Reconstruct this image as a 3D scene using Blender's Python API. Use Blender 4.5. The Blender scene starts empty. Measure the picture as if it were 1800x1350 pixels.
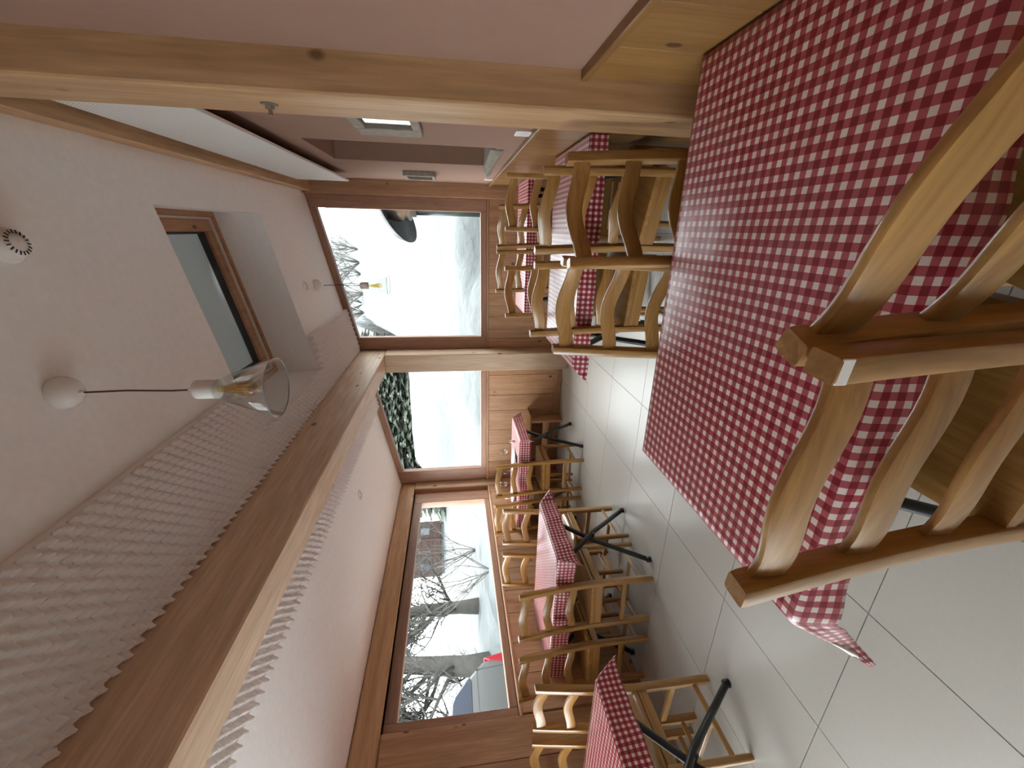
import bpy, bmesh, math, random
from mathutils import Vector, Matrix, noise
rnd = random.Random(7)
C = bpy.context.scene.collection
S = bpy.context.scene
PI = math.pi

# ------------------------------------------------------------------ camera, sky, exposure
EYE = 1.42
yaw, pitch, roll = math.radians(20.70774), math.radians(7.81769), math.radians(1.51269)
FPX = 721.139
fw0 = Vector((-math.sin(yaw), math.cos(yaw), 0)); rt0 = Vector((math.cos(yaw), math.sin(yaw), 0)); up0 = Vector((0, 0, 1))
fwd = math.cos(pitch) * fw0 - math.sin(pitch) * up0
dwn = -(math.cos(pitch) * up0 + math.sin(pitch) * fw0)
r_ = math.cos(roll) * rt0 + math.sin(roll) * dwn
d_ = -math.sin(roll) * rt0 + math.cos(roll) * dwn
cam = bpy.data.cameras.new('camera'); cam.sensor_width = 36; cam.sensor_fit = 'HORIZONTAL'
cam.lens = FPX / 1800 * 36; cam.clip_start = 0.02; cam.clip_end = 400
co = bpy.data.objects.new('camera', cam); C.objects.link(co)
M3 = Matrix((d_, r_, -fwd)).transposed()          # the phone was held sideways: picture-right is down
co.matrix_world = Matrix.Translation((0, 0, EYE)) @ M3.to_4x4()
S.camera = co

w = bpy.data.worlds.new('overcast_sky'); S.world = w; w.use_nodes = True
wn = w.node_tree.nodes; wl = w.node_tree.links
bg = wn['Background']
tc = wn.new('ShaderNodeTexCoord'); sx = wn.new('ShaderNodeSeparateXYZ'); rmp = wn.new('ShaderNodeValToRGB')
wl.new(tc.outputs['Generated'], sx.inputs[0]); wl.new(sx.outputs['Z'], rmp.inputs[0])
rmp.color_ramp.elements[0].position = 0.0; rmp.color_ramp.elements[0].color = (0.78, 0.84, 0.88, 1)
rmp.color_ramp.elements[1].position = 1.0; rmp.color_ramp.elements[1].color = (1.0, 1.0, 1.0, 1)
wl.new(rmp.outputs[0], bg.inputs['Color'])
bg.inputs['Strength'].default_value = 2.6
S.view_settings.view_transform = 'Standard'; S.view_settings.look = 'None'
S.view_settings.gamma = 1.0; S.view_settings.use_curve_mapping = False
S.view_settings.exposure = 2.55
S.cycles.max_bounces = 10; S.cycles.diffuse_bounces = 6; S.cycles.glossy_bounces = 4
S.cycles.transparent_max_bounces = 12; S.cycles.use_denoising = True
S.cycles.caustics_reflective = False; S.cycles.caustics_refractive = False
S.cycles.sample_clamp_indirect = 6

# ------------------------------------------------------------------ helpers
def tag(o, label=None, cat=None, group=None, kind=None):
    if label: o['label'] = label
    if cat: o['category'] = cat
    if group: o['group'] = group
    if kind: o['kind'] = kind
    return o
def empty(name, loc=(0, 0, 0), rz=0, **k):
    o = bpy.data.objects.new(name, None); C.objects.link(o); o.location = loc; o.rotation_euler = (0, 0, rz)
    o.empty_display_size = 0.1
    return tag(o, **k)
def link(name, me, parent=None, **k):
    o = bpy.data.objects.new(name, me); C.objects.link(o)
    if parent: o.parent = parent
    return tag(o, **k)

def sstep(a, b_, x):
    t = min(1, max(0, (x - a) / (b_ - a))); return t * t * (3 - 2 * t)
class MB:
    """collects simple solids and links them as one mesh object"""
    def __init__(s): s.v = []; s.f = []; s.sm = []
    def add(s, vs, fs, smooth=False):
        n = len(s.v); s.v += [tuple(p) for p in vs]; s.f += [tuple(i + n for i in f) for f in fs]; s.sm += [smooth] * len(fs)
        return s
    def box(s, x0, x1, y0, y1, z0, z1, m=None):
        vs = [Vector((x, y, z)) for z in (z0, z1) for y in (y0, y1) for x in (x0, x1)]
        if m is not None: vs = [m @ p for p in vs]
        return s.add(vs, [(0, 2, 3, 1), (4, 5, 7, 6), (0, 1, 5, 4), (2, 6, 7, 3), (0, 4, 6, 2), (1, 3, 7, 5)])
    def bar(s, p0, p1, wd, dp, upv=(0, 0, 1)):
        p0 = Vector(p0); p1 = Vector(p1); a = (p1 - p0).normalized(); u = Vector(upv)
        x = a.cross(u).normalized(); y = x.cross(a)
        vs = [p + x * (i * wd / 2) + y * (j * dp / 2) for p in (p0, p1) for i, j in ((-1, -1), (1, -1), (1, 1), (-1, 1))]
        return s.add(vs, [(0, 1, 2, 3), (4, 7, 6, 5), (0, 4, 5, 1), (1, 5, 6, 2), (2, 6, 7, 3), (3, 7, 4, 0)])
    def tube(s, pts, rad, n=8, smooth=True, cap=True):
        pts = [Vector(p) for p in pts]; rs = rad if isinstance(rad, (list, tuple)) else [rad] * len(pts)
        vs = []; fs = []; nx = None
        for i, p in enumerate(pts):
            a = (pts[min(i + 1, len(pts) - 1)] - pts[max(i - 1, 0)]).normalized()
            if nx is None:
                nx = a.orthogonal().normalized()
            nx = (nx - a * nx.dot(a)).normalized(); ny = a.cross(nx)
            vs += [p + (nx * math.cos(2 * PI * k / n) + ny * math.sin(2 * PI * k / n)) * rs[i] for k in range(n)]
        for i in range(len(pts) - 1):
            for k in range(n):
                a0 = i * n + k; a1 = i * n + (k + 1) % n
                fs.append((a0, a1, a1 + n, a0 + n))
        if cap:
            fs.append(tuple(reversed(range(n)))); fs.append(tuple((len(pts) - 1) * n + k for k in range(n)))
        return s.add(vs, fs, smooth)
    def lathe(s, prof, c=(0, 0, 0), n=24, smooth=True, closed=False):
        c = Vector(c); vs = []; fs = []
        for r, z in prof:
            vs += [c + Vector((r * math.cos(2 * PI * k / n), r * math.sin(2 * PI * k / n), z)) for k in range(n)]
        m = len(prof)
        for i in range(m if closed else m - 1):
            j = (i + 1) % m
            for k in range(n):
                k1 = (k + 1) % n; fs.append((i * n + k, i * n + k1, j * n + k1, j * n + k))
        return s.add(vs, fs, smooth)
    def prism(s, poly, ax, a0, a1, smooth=False):
        """poly in the plane across axis ax ('x': (y,z), 'y': (x,z), 'z': (x,y)), pushed from a0 to a1"""
        def P(p, a): return {'x': (a, p[0], p[1]), 'y': (p[0], a, p[1]), 'z': (p[0], p[1], a)}[ax]
        n = len(poly); vs = [P(p, a0) for p in poly] + [P(p, a1) for p in poly]
        fs = [tuple(reversed(range(n))), tuple(range(n, 2 * n))] + [(i, (i + 1) % n, (i + 1) % n + n, i + n) for i in range(n)]
        return s.add(vs, fs, smooth)
    def mesh(s, name, mat, bevel=0, seg=1, sharp=None, fix=True):
        me = bpy.data.meshes.new(name); me.from_pydata(s.v, [], s.f)
        for p, q in zip(me.polygons, s.sm): p.use_smooth = q
        if bevel or fix:
            bm = bmesh.new(); bm.from_mesh(me)
            if fix: bmesh.ops.recalc_face_normals(bm, faces=bm.faces[:])
            if bevel:
                bmesh.ops.bevel(bm, geom=[e for e in bm.edges if len(e.link_faces) == 2 and e.calc_face_angle(0) > 0.6], offset=bevel, segments=seg, affect='EDGES', profile=0.5, clamp_overlap=True)
            bm.to_mesh(me); bm.free()
        if sharp is not None:
            for p in me.polygons: p.use_smooth = True
            me.set_sharp_from_angle(angle=math.radians(sharp))
        for m in (mat if isinstance(mat, (list, tuple)) else [mat]):
            me.materials.append(m)
        return me
    def obj(s, name, mat, parent=None, bevel=0, seg=1, sharp=None, fix=True, **k):
        return link(name, s.mesh(name, mat, bevel, seg, sharp, fix), parent, **k)

# ------------------------------------------------------------------ materials
def mat(name):
    m = bpy.data.materials.new(name); m.use_nodes = True
    nt = m.node_tree; b = nt.nodes['Principled BSDF']
    return m, nt, b
def plain(name, col, rough=0.5, metal=0, noise_amt=0.0, scale=20, bump=0, coat=0):
    m, nt, b = mat(name)
    b.inputs['Base Color'].default_value = (*col, 1); b.inputs['Roughness'].default_value = rough; b.inputs['Metallic'].default_value = metal
    b.inputs['Coat Weight'].default_value = coat
    if noise_amt or bump:
        t = nt.nodes.new('ShaderNodeTexCoord'); n = nt.nodes.new('ShaderNodeTexNoise'); n.inputs['Scale'].default_value = scale; n.inputs['Detail'].default_value = 6
        nt.links.new(t.outputs['Object'], n.inputs['Vector'])
        if noise_amt:
            mx = nt.nodes.new('ShaderNodeMix'); mx.data_type = 'RGBA'
            mx.inputs['A'].default_value = (*[c * (1 - noise_amt) for c in col], 1); mx.inputs['B'].default_value = (*[min(1, c * (1 + noise_amt)) for c in col], 1)
            nt.links.new(n.outputs['Fac'], mx.inputs['Factor']); nt.links.new(mx.outputs['Result'], b.inputs['Base Color'])
        if bump:
            bp = nt.nodes.new('ShaderNodeBump'); bp.inputs['Strength'].default_value = bump; bp.inputs['Distance'].default_value = 0.01
            nt.links.new(n.outputs['Fac'], bp.inputs['Height']); nt.links.new(bp.outputs['Normal'], b.inputs['Normal'])
    return m
def wood(name, light, dark, axis='Z', rough=0.45, knots=True, grain=26, spec=0.5, coat=0.0, knot_scale=4.2):
    m, nt, b = mat(name); N = nt.nodes.new; L = nt.links.new
    t = N('ShaderNodeTexCoord'); oi = N('ShaderNodeObjectInfo')
    off = N('ShaderNodeVectorMath'); off.operation = 'SCALE'; off.inputs[0].default_value = (13.1, 7.7, 5.3)
    L(oi.outputs['Random'], off.inputs['Scale'])
    ad = N('ShaderNodeVectorMath'); ad.operation = 'ADD'; L(t.outputs['Object'], ad.inputs[0]); L(off.outputs[0], ad.inputs[1])
    mp = N('ShaderNodeMapping'); k = {'X': (0.07, 1, 1), 'Y': (1, 0.07, 1), 'Z': (1, 1, 0.07)}[axis]
    mp.inputs['Scale'].default_value = k; L(ad.outputs[0], mp.inputs['Vector'])
    n1 = N('ShaderNodeTexNoise'); n1.inputs['Scale'].default_value = grain; n1.inputs['Detail'].default_value = 5; n1.inputs['Distortion'].default_value = 0.6
    n2 = N('ShaderNodeTexNoise'); n2.inputs['Scale'].default_value = grain * 5; n2.inputs['Detail'].default_value = 3
    L(mp.outputs[0], n1.inputs['Vector']); L(mp.outputs[0], n2.inputs['Vector'])
    r = N('ShaderNodeValToRGB'); r.color_ramp.elements[0].position = 0.34; r.color_ramp.elements[0].color = (*dark, 1)
    r.color_ramp.elements[1].position = 0.62; r.color_ramp.elements[1].color = (*light, 1); L(n1.outputs['Fac'], r.inputs[0])
    mul = N('ShaderNodeMix'); mul.data_type = 'RGBA'; mul.blend_type = 'MULTIPLY'; mul.inputs['Factor'].default_value = 0.5
    L(r.outputs[0], mul.inputs['A']); L(n2.outputs['Fac'], mul.inputs['B']); last = mul.outputs['Result']
    if knots:
        mk = N('ShaderNodeMapping'); mk.inputs['Scale'].default_value = {'X': (0.8, 1.3, 1.3), 'Y': (1.3, 0.8, 1.3), 'Z': (1.3, 1.3, 0.8)}[axis]
        L(ad.outputs[0], mk.inputs['Vector'])
        v = N('ShaderNodeTexVoronoi'); v.inputs['Scale'].default_value = knot_scale; v.inputs['Randomness'].default_value = 1
        L(mk.outputs[0], v.inputs['Vector'])
        kr = N('ShaderNodeValToRGB'); kr.color_ramp.elements[0].position = 0.065; kr.color_ramp.elements[0].color = (1, 1, 1, 1)
        kr.color_ramp.elements[1].position = 0.10; kr.color_ramp.elements[1].color = (0, 0, 0, 1); L(v.outputs['Distance'], kr.inputs[0])
        km = N('ShaderNodeMix'); km.data_type = 'RGBA'; km.inputs['B'].default_value = (dark[0] * .3, dark[1] * .25, dark[2] * .2, 1)
        L(kr.outputs[0], km.inputs['Factor']); L(last, km.inputs['A']); last = km.outputs['Result']
    hs = N('ShaderNodeHueSaturation'); vr = N('ShaderNodeMapRange'); vr.inputs['To Min'].default_value = 0.86; vr.inputs['To Max'].default_value = 1.12
    L(oi.outputs['Random'], vr.inputs['Value']); L(vr.outputs[0], hs.inputs['Value']); L(last, hs.inputs['Color']); L(hs.outputs[0], b.inputs['Base Color'])
    b.inputs['Roughness'].default_value = rough; b.inputs['Specular IOR Level'].default_value = spec; b.inputs['Coat Weight'].default_value = coat; b.inputs['Coat Roughness'].default_value = 0.12
    bp = N('ShaderNodeBump'); bp.inputs['Strength'].default_value = 0.12; bp.inputs['Distance'].default_value = 0.003
    L(n1.outputs['Fac'], bp.inputs['Height']); L(bp.outputs['Normal'], b.inputs['Normal'])
    return m
def plaster(name, col, bump=0.25, scale=9):
    m, nt, b = mat(name); N = nt.nodes.new; L = nt.links.new
    t = N('ShaderNodeTexCoord'); n = N('ShaderNodeTexNoise'); n.inputs['Scale'].default_value = scale; n.inputs['Detail'].default_value = 8; n.inputs['Roughness'].default_value = 0.55
    L(t.outputs['Object'], n.inputs['Vector'])
    mx = N('ShaderNodeMix'); mx.data_type = 'RGBA'; mx.inputs['A'].default_value = (*[c * 0.93 for c in col], 1); mx.inputs['B'].default_value = (*[min(1, c * 1.06) for c in col], 1)
    L(n.outputs['Fac'], mx.inputs['Factor']); L(mx.outputs['Result'], b.inputs['Base Color']); b.inputs['Roughness'].default_value = 0.9
    bp = N('ShaderNodeBump'); bp.inputs['Strength'].default_value = bump; bp.inputs['Distance'].default_value = 0.02
    L(n.outputs['Fac'], bp.inputs['Height']); L(bp.outputs['Normal'], b.inputs['Normal'])
    return m
def thin_glass(name, tint=(1, 1, 1), refl=1.0, ior=1.45):
    m, nt, b = mat(name); N = nt.nodes.new; L = nt.links.new
    nt.nodes.remove(b); out = nt.nodes['Material Output']
    tr = N('ShaderNodeBsdfTransparent'); tr.inputs[0].default_value = (*tint, 1)
    gl = N('ShaderNodeBsdfGlossy'); gl.inputs['Roughness'].default_value = 0.02; gl.inputs['Color'].default_value = (refl, refl, refl, 1)
    lw = N('ShaderNodeLayerWeight'); lw.inputs['Blend'].default_value = 0.5
    pw = N('ShaderNodeMath'); pw.operation = 'POWER'; pw.inputs[1].default_value = 5.0; L(lw.outputs['Facing'], pw.inputs[0])
    mr = N('ShaderNodeMapRange'); f0 = ((ior - 1) / (ior + 1)) ** 2; mr.inputs['To Min'].default_value = f0; L(pw.outputs[0], mr.inputs['Value'])
    mx = N('ShaderNodeMixShader')
    L(mr.outputs[0], mx.inputs[0]); L(tr.outputs[0], mx.inputs[1]); L(gl.outputs[0], mx.inputs[2]); L(mx.outputs[0], out.inputs['Surface'])
    return m
def gingham(name, period=0.0285):
    m, nt, b = mat(name); N = nt.nodes.new; L = nt.links.new
    uv = N('ShaderNodeUVMap'); sp = N('ShaderNodeSeparateXYZ'); L(uv.outputs[0], sp.inputs[0])
    st = []
    for ax in ('X', 'Y'):
        d = N('ShaderNodeMath'); d.operation = 'DIVIDE'; d.inputs[1].default_value = period; L(sp.outputs[ax], d.inputs[0])
        f = N('ShaderNodeMath'); f.operation = 'FRACT'; L(d.outputs[0], f.inputs[0])
        g = N('ShaderNodeMath'); g.operation = 'LESS_THAN'; g.inputs[1].default_value = 0.53; L(f.outputs[0], g.inputs[0]); st.append(g)
    s2 = N('ShaderNodeMath'); s2.operation = 'ADD'; L(st[0].outputs[0], s2.inputs[0]); L(st[1].outputs[0], s2.inputs[1])
    h = N('ShaderNodeMath'); h.operation = 'DIVIDE'; h.inputs[1].default_value = 2; L(s2.outputs[0], h.inputs[0])
    r = N('ShaderNodeValToRGB'); r.color_ramp.interpolation = 'CONSTANT'
    e = r.color_ramp.elements; e[0].position = 0; e[0].color = (0.76, 0.68, 0.66, 1); e[1].position = 0.25; e[1].color = (0.42, 0.085, 0.11, 1)
    x = e.new(0.75); x.color = (0.23, 0.008, 0.022, 1)
    L(h.outputs[0], r.inputs[0]); L(r.outputs[0], b.inputs['Base Color'])
    b.inputs['Roughness'].default_value = 0.30; b.inputs['Specular IOR Level'].default_value = 0.6
    t = N('ShaderNodeTexCoord'); n = N('ShaderNodeTexNoise'); n.inputs['Scale'].default_value = 14; n.inputs['Detail'].default_value = 3; L(t.outputs['Object'], n.inputs['Vector'])
    bp = N('ShaderNodeBump'); bp.inputs['Strength'].default_value = 0.25; bp.inputs['Distance'].default_value = 0.006
    L(n.outputs['Fac'], bp.inputs['Height']); L(bp.outputs['Normal'], b.inputs['Normal'])
    return m

HON_L, HON_D = (0.54, 0.29, 0.09), (0.39, 0.185, 0.048)
LAR_L, LAR_D = (0.64, 0.37, 0.205), (0.50, 0.265, 0.135)
PIN_L, PIN_D = (0.36, 0.185, 0.058), (0.28, 0.13, 0.036)
W_chair = {a: wood('chair_beech_' + a.lower(), HON_L, HON_D, a, 0.3, False, 30, coat=0.35) for a in 'XYZ'}
W_larch = {a: wood('larch_' + a.lower(), LAR_L, LAR_D, a, 0.5, True, 18) for a in 'XYZ'}
W_beam = {a: wood('spruce_beam_' + a.lower(), (0.88, 0.66, 0.47), (0.75, 0.52, 0.34), a, 0.5, True, 14, knot_scale=3.4) for a in 'XYZ'}
W_post = {a: wood('post_timber_' + a.lower(), (0.74, 0.455, 0.235), (0.58, 0.325, 0.15), a, 0.5, True, 14, knot_scale=3.4) for a in 'XYZ'}
W_pine = {a: wood('pine_' + a.lower(), PIN_L, PIN_D, a, 0.4, True, 22) for a in 'XYZ'}
W_frame = {a: wood('window_frame_' + a.lower(), (0.50, 0.29, 0.19), (0.41, 0.22, 0.14), a, 0.5, False, 26) for a in 'XYZ'}
M_ceil = plaster('ceiling_plaster', (0.93, 0.925, 0.918), 0.06, 30)
M_pink = plaster('pink_lime_plaster', (0.295, 0.172, 0.122), 0.35, 7)
M_foam = plain('grey_foam', (0.86, 0.83, 0.82), 0.95)
M_tile = plain('beige_stoneware', (0.40, 0.382, 0.347), 0.34, 0, 0.05, 60)
M_tile.node_tree.nodes['Principled BSDF'].inputs['IOR'].default_value = 1.85
M_grout = plain('grey_grout', (0.22, 0.21, 0.20), 0.9)
M_ging = gingham('red_gingham_oilcloth')
M_under = plain('white_cloth_backing', (0.8, 0.76, 0.75), 0.8)
M_black = plain('black_steel', (0.012, 0.013, 0.015), 0.35)
M_top = wood('table_top_board', (0.30, 0.17, 0.08), (0.2, 0.1, 0.045), 'X', 0.5, False)
M_white = plain('white_enamel', (0.80, 0.78, 0.76), 0.35)
M_offw = plain('off_white_plastic', (0.74, 0.70, 0.66), 0.45)
M_dark = plain('dark_void', (0.02, 0.02, 0.022), 0.7)
M_cord = plain('textile_cord', (0.10, 0.07, 0.065), 0.8)
M_glass = thin_glass('window_pane_glass', (0.96, 0.985, 0.98), 1.0, 1.1)
M_lglass = thin_glass('lamp_glass', (0.93, 0.945, 0.94), 1.0, 1.5)
M_amber = thin_glass('amber_bulb_glass', (0.96, 0.84, 0.55), 1.0, 1.5)
M_rim = plain('ground_glass_edge', (.30, .32, .32), .15)
M_steel = plain('zinc_steel', (0.45, 0.45, 0.42), 0.35, 1)
M_stone = plain('weathered_stone', (0.24, 0.21, 0.17), 0.9, 0, 0.5, 22, 0.6)
M_grey = plain('weathered_grey_wood', (0.30, 0.26, 0.215), 0.85, 0, 0.4, 25, 0.5)
M_mirror = plain('mirror_silver', (0.9, 0.92, 0.92), 0.04, 1)
M_snow = plain('snow', (0.085, 0.090, 0.093), 0.7, 0, 0.06, 1.2, 0.4)
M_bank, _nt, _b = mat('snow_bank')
_at = _nt.nodes.new('ShaderNodeAttribute'); _at.attribute_name = 'old_and_shade'; _t = _nt.nodes.new('ShaderNodeTexCoord'); _n = _nt.nodes.new('ShaderNodeTexNoise'); _n.inputs['Scale'].default_value = 6; _n.inputs['Detail'].default_value = 8
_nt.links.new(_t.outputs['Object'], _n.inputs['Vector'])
_r = _nt.nodes.new('ShaderNodeMix'); _r.data_type = 'RGBA'; _r.inputs['A'].default_value = (.80, .84, .86, 1); _r.inputs['B'].default_value = (.040, .0465, .048, 1)  # second colour carries greyer snow and the painted shade of hollows
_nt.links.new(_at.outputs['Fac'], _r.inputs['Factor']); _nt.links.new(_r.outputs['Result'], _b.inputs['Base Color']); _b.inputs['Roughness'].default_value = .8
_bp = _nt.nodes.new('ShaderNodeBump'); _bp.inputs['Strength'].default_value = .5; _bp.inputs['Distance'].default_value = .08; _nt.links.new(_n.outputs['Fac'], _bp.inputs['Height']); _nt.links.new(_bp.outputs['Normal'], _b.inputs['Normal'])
M_gasket = plain('dark_gasket', (0.03, 0.028, 0.03), 0.5)
M_napkin = plain('white_paper', (0.85, 0.86, 0.84), 0.7)
M_china = plain('white_china', (0.82, 0.82, 0.8), 0.2)
M_fil = plain('brass_filament', (0.8, 0.5, 0.12), 0.3, 0.6)

# ------------------------------------------------------------------ room shell
def ceil_z(x): return 2.906 + 0.2029 * x
XL, XR, YE, YB = -3.405, 0.472, 5.088, -3.2
# floor with separate tiles
fl = MB().box(XL - .3, XR + .6, YB - .3, YE + .4, -0.12, -0.006).obj('floor', M_grout, kind='structure', label='beige square floor tiles with thin grey joints')
T = 0.62; tile_me = {}
ix0 = math.floor((XL + 1.235) / T); ix1 = math.ceil((XR + 1.235) / T); iy0 = math.floor((YB - .886) / T); iy1 = math.ceil((YE - .886) / T)
for i in range(ix0, ix1):
    for j in range(iy0, iy1):
        x0, x1 = -1.235 + i * T, -1.235 + (i + 1) * T; y0, y1 = 0.886 + j * T, 0.886 + (j + 1) * T
        x0, x1, y0, y1 = max(x0, XL - .02), min(x1, XR + .02), max(y0, YB), min(y1, YE)
        if x1 - x0 < .03 or y1 - y0 < .03: continue
        k = (round(x1 - x0, 3), round(y1 - y0, 3))
        if k not in tile_me:
            tile_me[k] = MB().box(0.0018, k[0] - .0018, 0.0018, k[1] - .0018, -0.012, 0).mesh('tile', M_tile)
        o = link('tile', tile_me[k], fl); o.location = (x0, y0, 0)

# ceiling: thick sloped slab with the roof-window shaft cut out
SK = (-1.23, 0.082, 2.505, 3.757)          # shaft opening in plan
ce = MB()
def slab(x0, x1, y0, y1, th=0.36):
    vs = []
    for x in (x0, x1):
        for y in (y0, y1):
            vs += [(x, y, ceil_z(x)), (x, y, ceil_z(x) + th)]
    ce.add(vs, [(0, 2, 6, 4), (1, 5, 7, 3), (0, 1, 3, 2), (4, 6, 7, 5), (0, 4, 5, 1), (2, 3, 7, 6)])
slab(XL - .3, SK[0], YB - .3, YE + .35); slab(SK[1], XR + .5, YB - .3, YE + .35)
slab(SK[0], SK[1], YB - .3, SK[2]); slab(SK[0], SK[1], SK[3], YE + .35)
ce.obj('ceiling', M_ceil, kind='structure', label='sloping smooth white plaster ceiling')

# right wall (pink plaster) with the tall niche
rw = MB()
ny0, ny1, nz0, nz1 = 2.864, 3.62, 1.137, 2.27
ys = [YB - .3, ny0, ny1, YE + .3]; zs = [-.1, nz0, nz1, 3.2]
for a in range(3):
    for b_ in range(3):
        rw.box(XR + (.36 if (a == 1 and b_ == 1) else 0), XR + .55, ys[a], ys[a + 1], zs[b_], zs[b_ + 1])
WR = rw.obj('wall_right', M_pink, kind='structure', label='pinkish plaster wall with a tall dark niche', fix=False)
# wainscot boards of the right wall
y = YB
while y < YE - .02:
    y1 = min(y + .235, YE - .09)
    if y1 - y > .03:
        MB().box(XR - .016, XR + .004, y + .0015, y1 - .0015, .0, .985).obj('board', W_pine['Z'], WR, bevel=.002)
    y += .235
MB().box(XR - .03, XR + .002, YB, 1.50, .985, 1.008).obj('wainscot_rail', W_pine['Y'], WR, bevel=.003)
MB().box(XR - .03, XR + .002, 1.74, YE - .09, .985, 1.008).obj('wainscot_rail', W_pine['Y'], WR, bevel=.003)
# rough stone sill at the niche foot
bm = MB(); n = 9; ring = []
vs = []; fs = []
for i in range(n + 1):
    t = i / n; yy = 2.90 + t * .74; pr = .012 + .065 * t ** 1.3 + rnd.uniform(-.006, .006); hh = .045 - .012 * t
    zc = 1.127
    for dx, dz in ((.2, hh), (-pr * .4, hh * .9), (-pr, hh * .2 + rnd.uniform(-.006, .006)), (-pr * .85, -hh * .7), (-.0, -hh * 1.2), (.2, -hh)):
        vs.append((XR + dx, yy, zc + dz))
for i in range(n):
    for k in range(6): fs.append((i * 6 + k, i * 6 + (k + 1) % 6, (i + 1) * 6 + (k + 1) % 6, (i + 1) * 6 + k))
fs += [tuple(range(6)), tuple(n * 6 + k for k in reversed(range(6)))]
bm.add(vs, fs); bm.obj('niche_sill_stone', M_stone, WR, bevel=.004)

# left wall: openings for the big side window and an unseen one beside the viewer, added for its light
wl_ = MB(); TH = .28
wy0, wy1, wz0, wz1 = 1.97, 4.95, 1.005, 2.02
by0, by1, bz0, bz1 = -1.7, 1.15, .15, 2.02
X0 = XL - TH
for (a, b_, c, d) in ((YB - .3, by0, -.1, 2.8), (by0, by1, -.1, bz0), (by0, by1, bz1, 2.8), (by1, wy0, -.1, 2.8), (wy0, wy1, -.1, wz0), (wy0, wy1, wz1, 2.8), (wy1, YE + .3, -.1, 2.8)):
    wl_.box(X0, XL, a, b_, c, d)
WL = wl_.obj('wall_left', W_larch['Z'], kind='structure', label='larch boarded wall under the long side window', fix=False)
y = 1.98
for k, wd in enumerate([.29, .27, .30, .26, .29, .27, .30, .28, .26, .28, .2]):
    if y + wd > 4.96: wd = 4.955 - y
    if wd < .03: break
    MB().box(XL - .004, XL + .014, y + .0018, y + wd - .0018, .09, .985).obj('plank', W_larch['Z'], WL, bevel=.002); y += wd
for a, b_ in ((1.16, 1.42), (1.425, 1.698), (1.702, 1.965)):
    MB().box(XL - .004, XL + .016, a, b_, .0, 2.01).obj('plank', W_larch['Z'], WL, bevel=.003)
MB().box(XL - .01, XL + .018, 1.97, 4.95, 0, .088).obj('baseboard_left', W_larch['Y'], bevel=.004, kind='structure', label='low larch baseboard along the side window wall')
MB().box(XL - .2, XL + .022, 1.955, 4.965, .985, 1.006).obj('trim_1', W_larch['Y'], bevel=.004, kind='structure', label='wooden sill under the long side window')
MB().box(XL - .25, XL + .02, YB, YE - .01, 2.02, 2.205).obj('trim_2', W_post['Y'], bevel=.006, kind='structure', label='timber wall plate above the long side window')
MB().box(XL - .2, XL + .02, 4.953, YE + .02, 0, 2.019).obj('trim_3', W_beam['Z'], bevel=.006, kind='structure', label='timber corner post between side window and end window')

def window_boxes(name, parts, pane, label, ax):
    wn_ = empty(name, kind='structure', label=label)
    for nm, m, bx in parts: bx.obj(nm, m, wn_, bevel=.004)
    pane.obj('pane', M_glass, wn_)
    return wn_
# window_3: long side window
fx0, fx1 = XL - .15, XL - .055
p = [('stile', W_frame['Z'], MB().box(fx0, fx1, 1.972, 2.07, 1.007, 2.018)), ('stile', W_frame['Z'], MB().box(fx0, fx1, 4.725, 4.948, 1.007, 2.018)),
     ('bottom_rail', W_frame['Y'], MB().box(fx0, fx1, 2.07, 4.725, 1.007, 1.072)), ('top_rail', W_frame['Y'], MB().box(fx0, fx1, 2.07, 4.725, 1.922, 2.018))]
window_boxes('window_3', p, MB().box(fx0 + .04, fx0 + .046, 2.06, 4.735, 1.06, 1.93), 'long low window in the side wall with car and chalet beyond', 'x')
p = [('stile', W_frame['Z'], MB().box(fx0, fx1, by0, by0 + .1, bz0, bz1)), ('stile', W_frame['Z'], MB().box(fx0, fx1, by1 - .1, by1, bz0, bz1)),
     ('stile', W_frame['Z'], MB().box(fx0, fx1, -.3, -.2, bz0 + .07, bz1 - .09)),
     ('bottom_rail', W_frame['Y'], MB().box(fx0, fx1, by0 + .1, by1 - .1, bz0, bz0 + .07)), ('top_rail', W_frame['Y'], MB().box(fx0, fx1, by0 + .1, by1 - .1, bz1 - .09, bz1))]
window_boxes('added_window_4', p, MB().box(fx0 + .04, fx0 + .046, by0 + .08, by1 - .08, bz0 + .05, bz1 - .07), 'unseen side window beside the viewer, added for its light', 'x')

# end wall
we = MB()
we.box(X0, XR + .55, YE + .006, YE + .25, -.1, 1.015)
WE = we.obj('wall_end', W_larch['Z'], kind='structure', label='boarded wall under the two end windows', fix=False)
def planks(bounds, z0, z1):
    for a, b_ in zip(bounds, bounds[1:]):
        MB().box(min(a, b_) + .0018, max(a, b_) - .0018, YE - .012, YE + .008, z0, z1).obj('plank', W_larch['Z'], WE, bevel=.002)
planks([.325, .054, -.125, -.401, -.729, -1.018, -1.292, -1.42], .0, .99)
planks([-1.638, -1.789, -2.072, -2.298, -2.588, -2.807, -3.09, -3.385], .09, .99)
MB().box(-3.385, -1.64, YE - .018, YE + .006, 0, .088).obj('baseboard_end', W_larch['X'], bevel=.004, kind='structure', label='baseboard under the smaller end window')
MB().box(-3.385, -1.64, YE - .03, YE + .02, .99, 1.014).obj('trim_4', W_larch['X'], bevel=.005, kind='structure', label='sill moulding under the smaller end window')
MB().box(-1.42, .325, YE - .03, YE + .02, .99, 1.014).obj('trim_5', W_larch['X'], bevel=.005, kind='structure', label='sill moulding under the larger end window')
MB().box(-1.638, -1.42, 4.82, YE + .1, 0, 2.25).obj('trim_6', W_beam['Z'], bevel=.008, kind='structure', label='square timber post between the two end windows')
we2 = MB()
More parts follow.
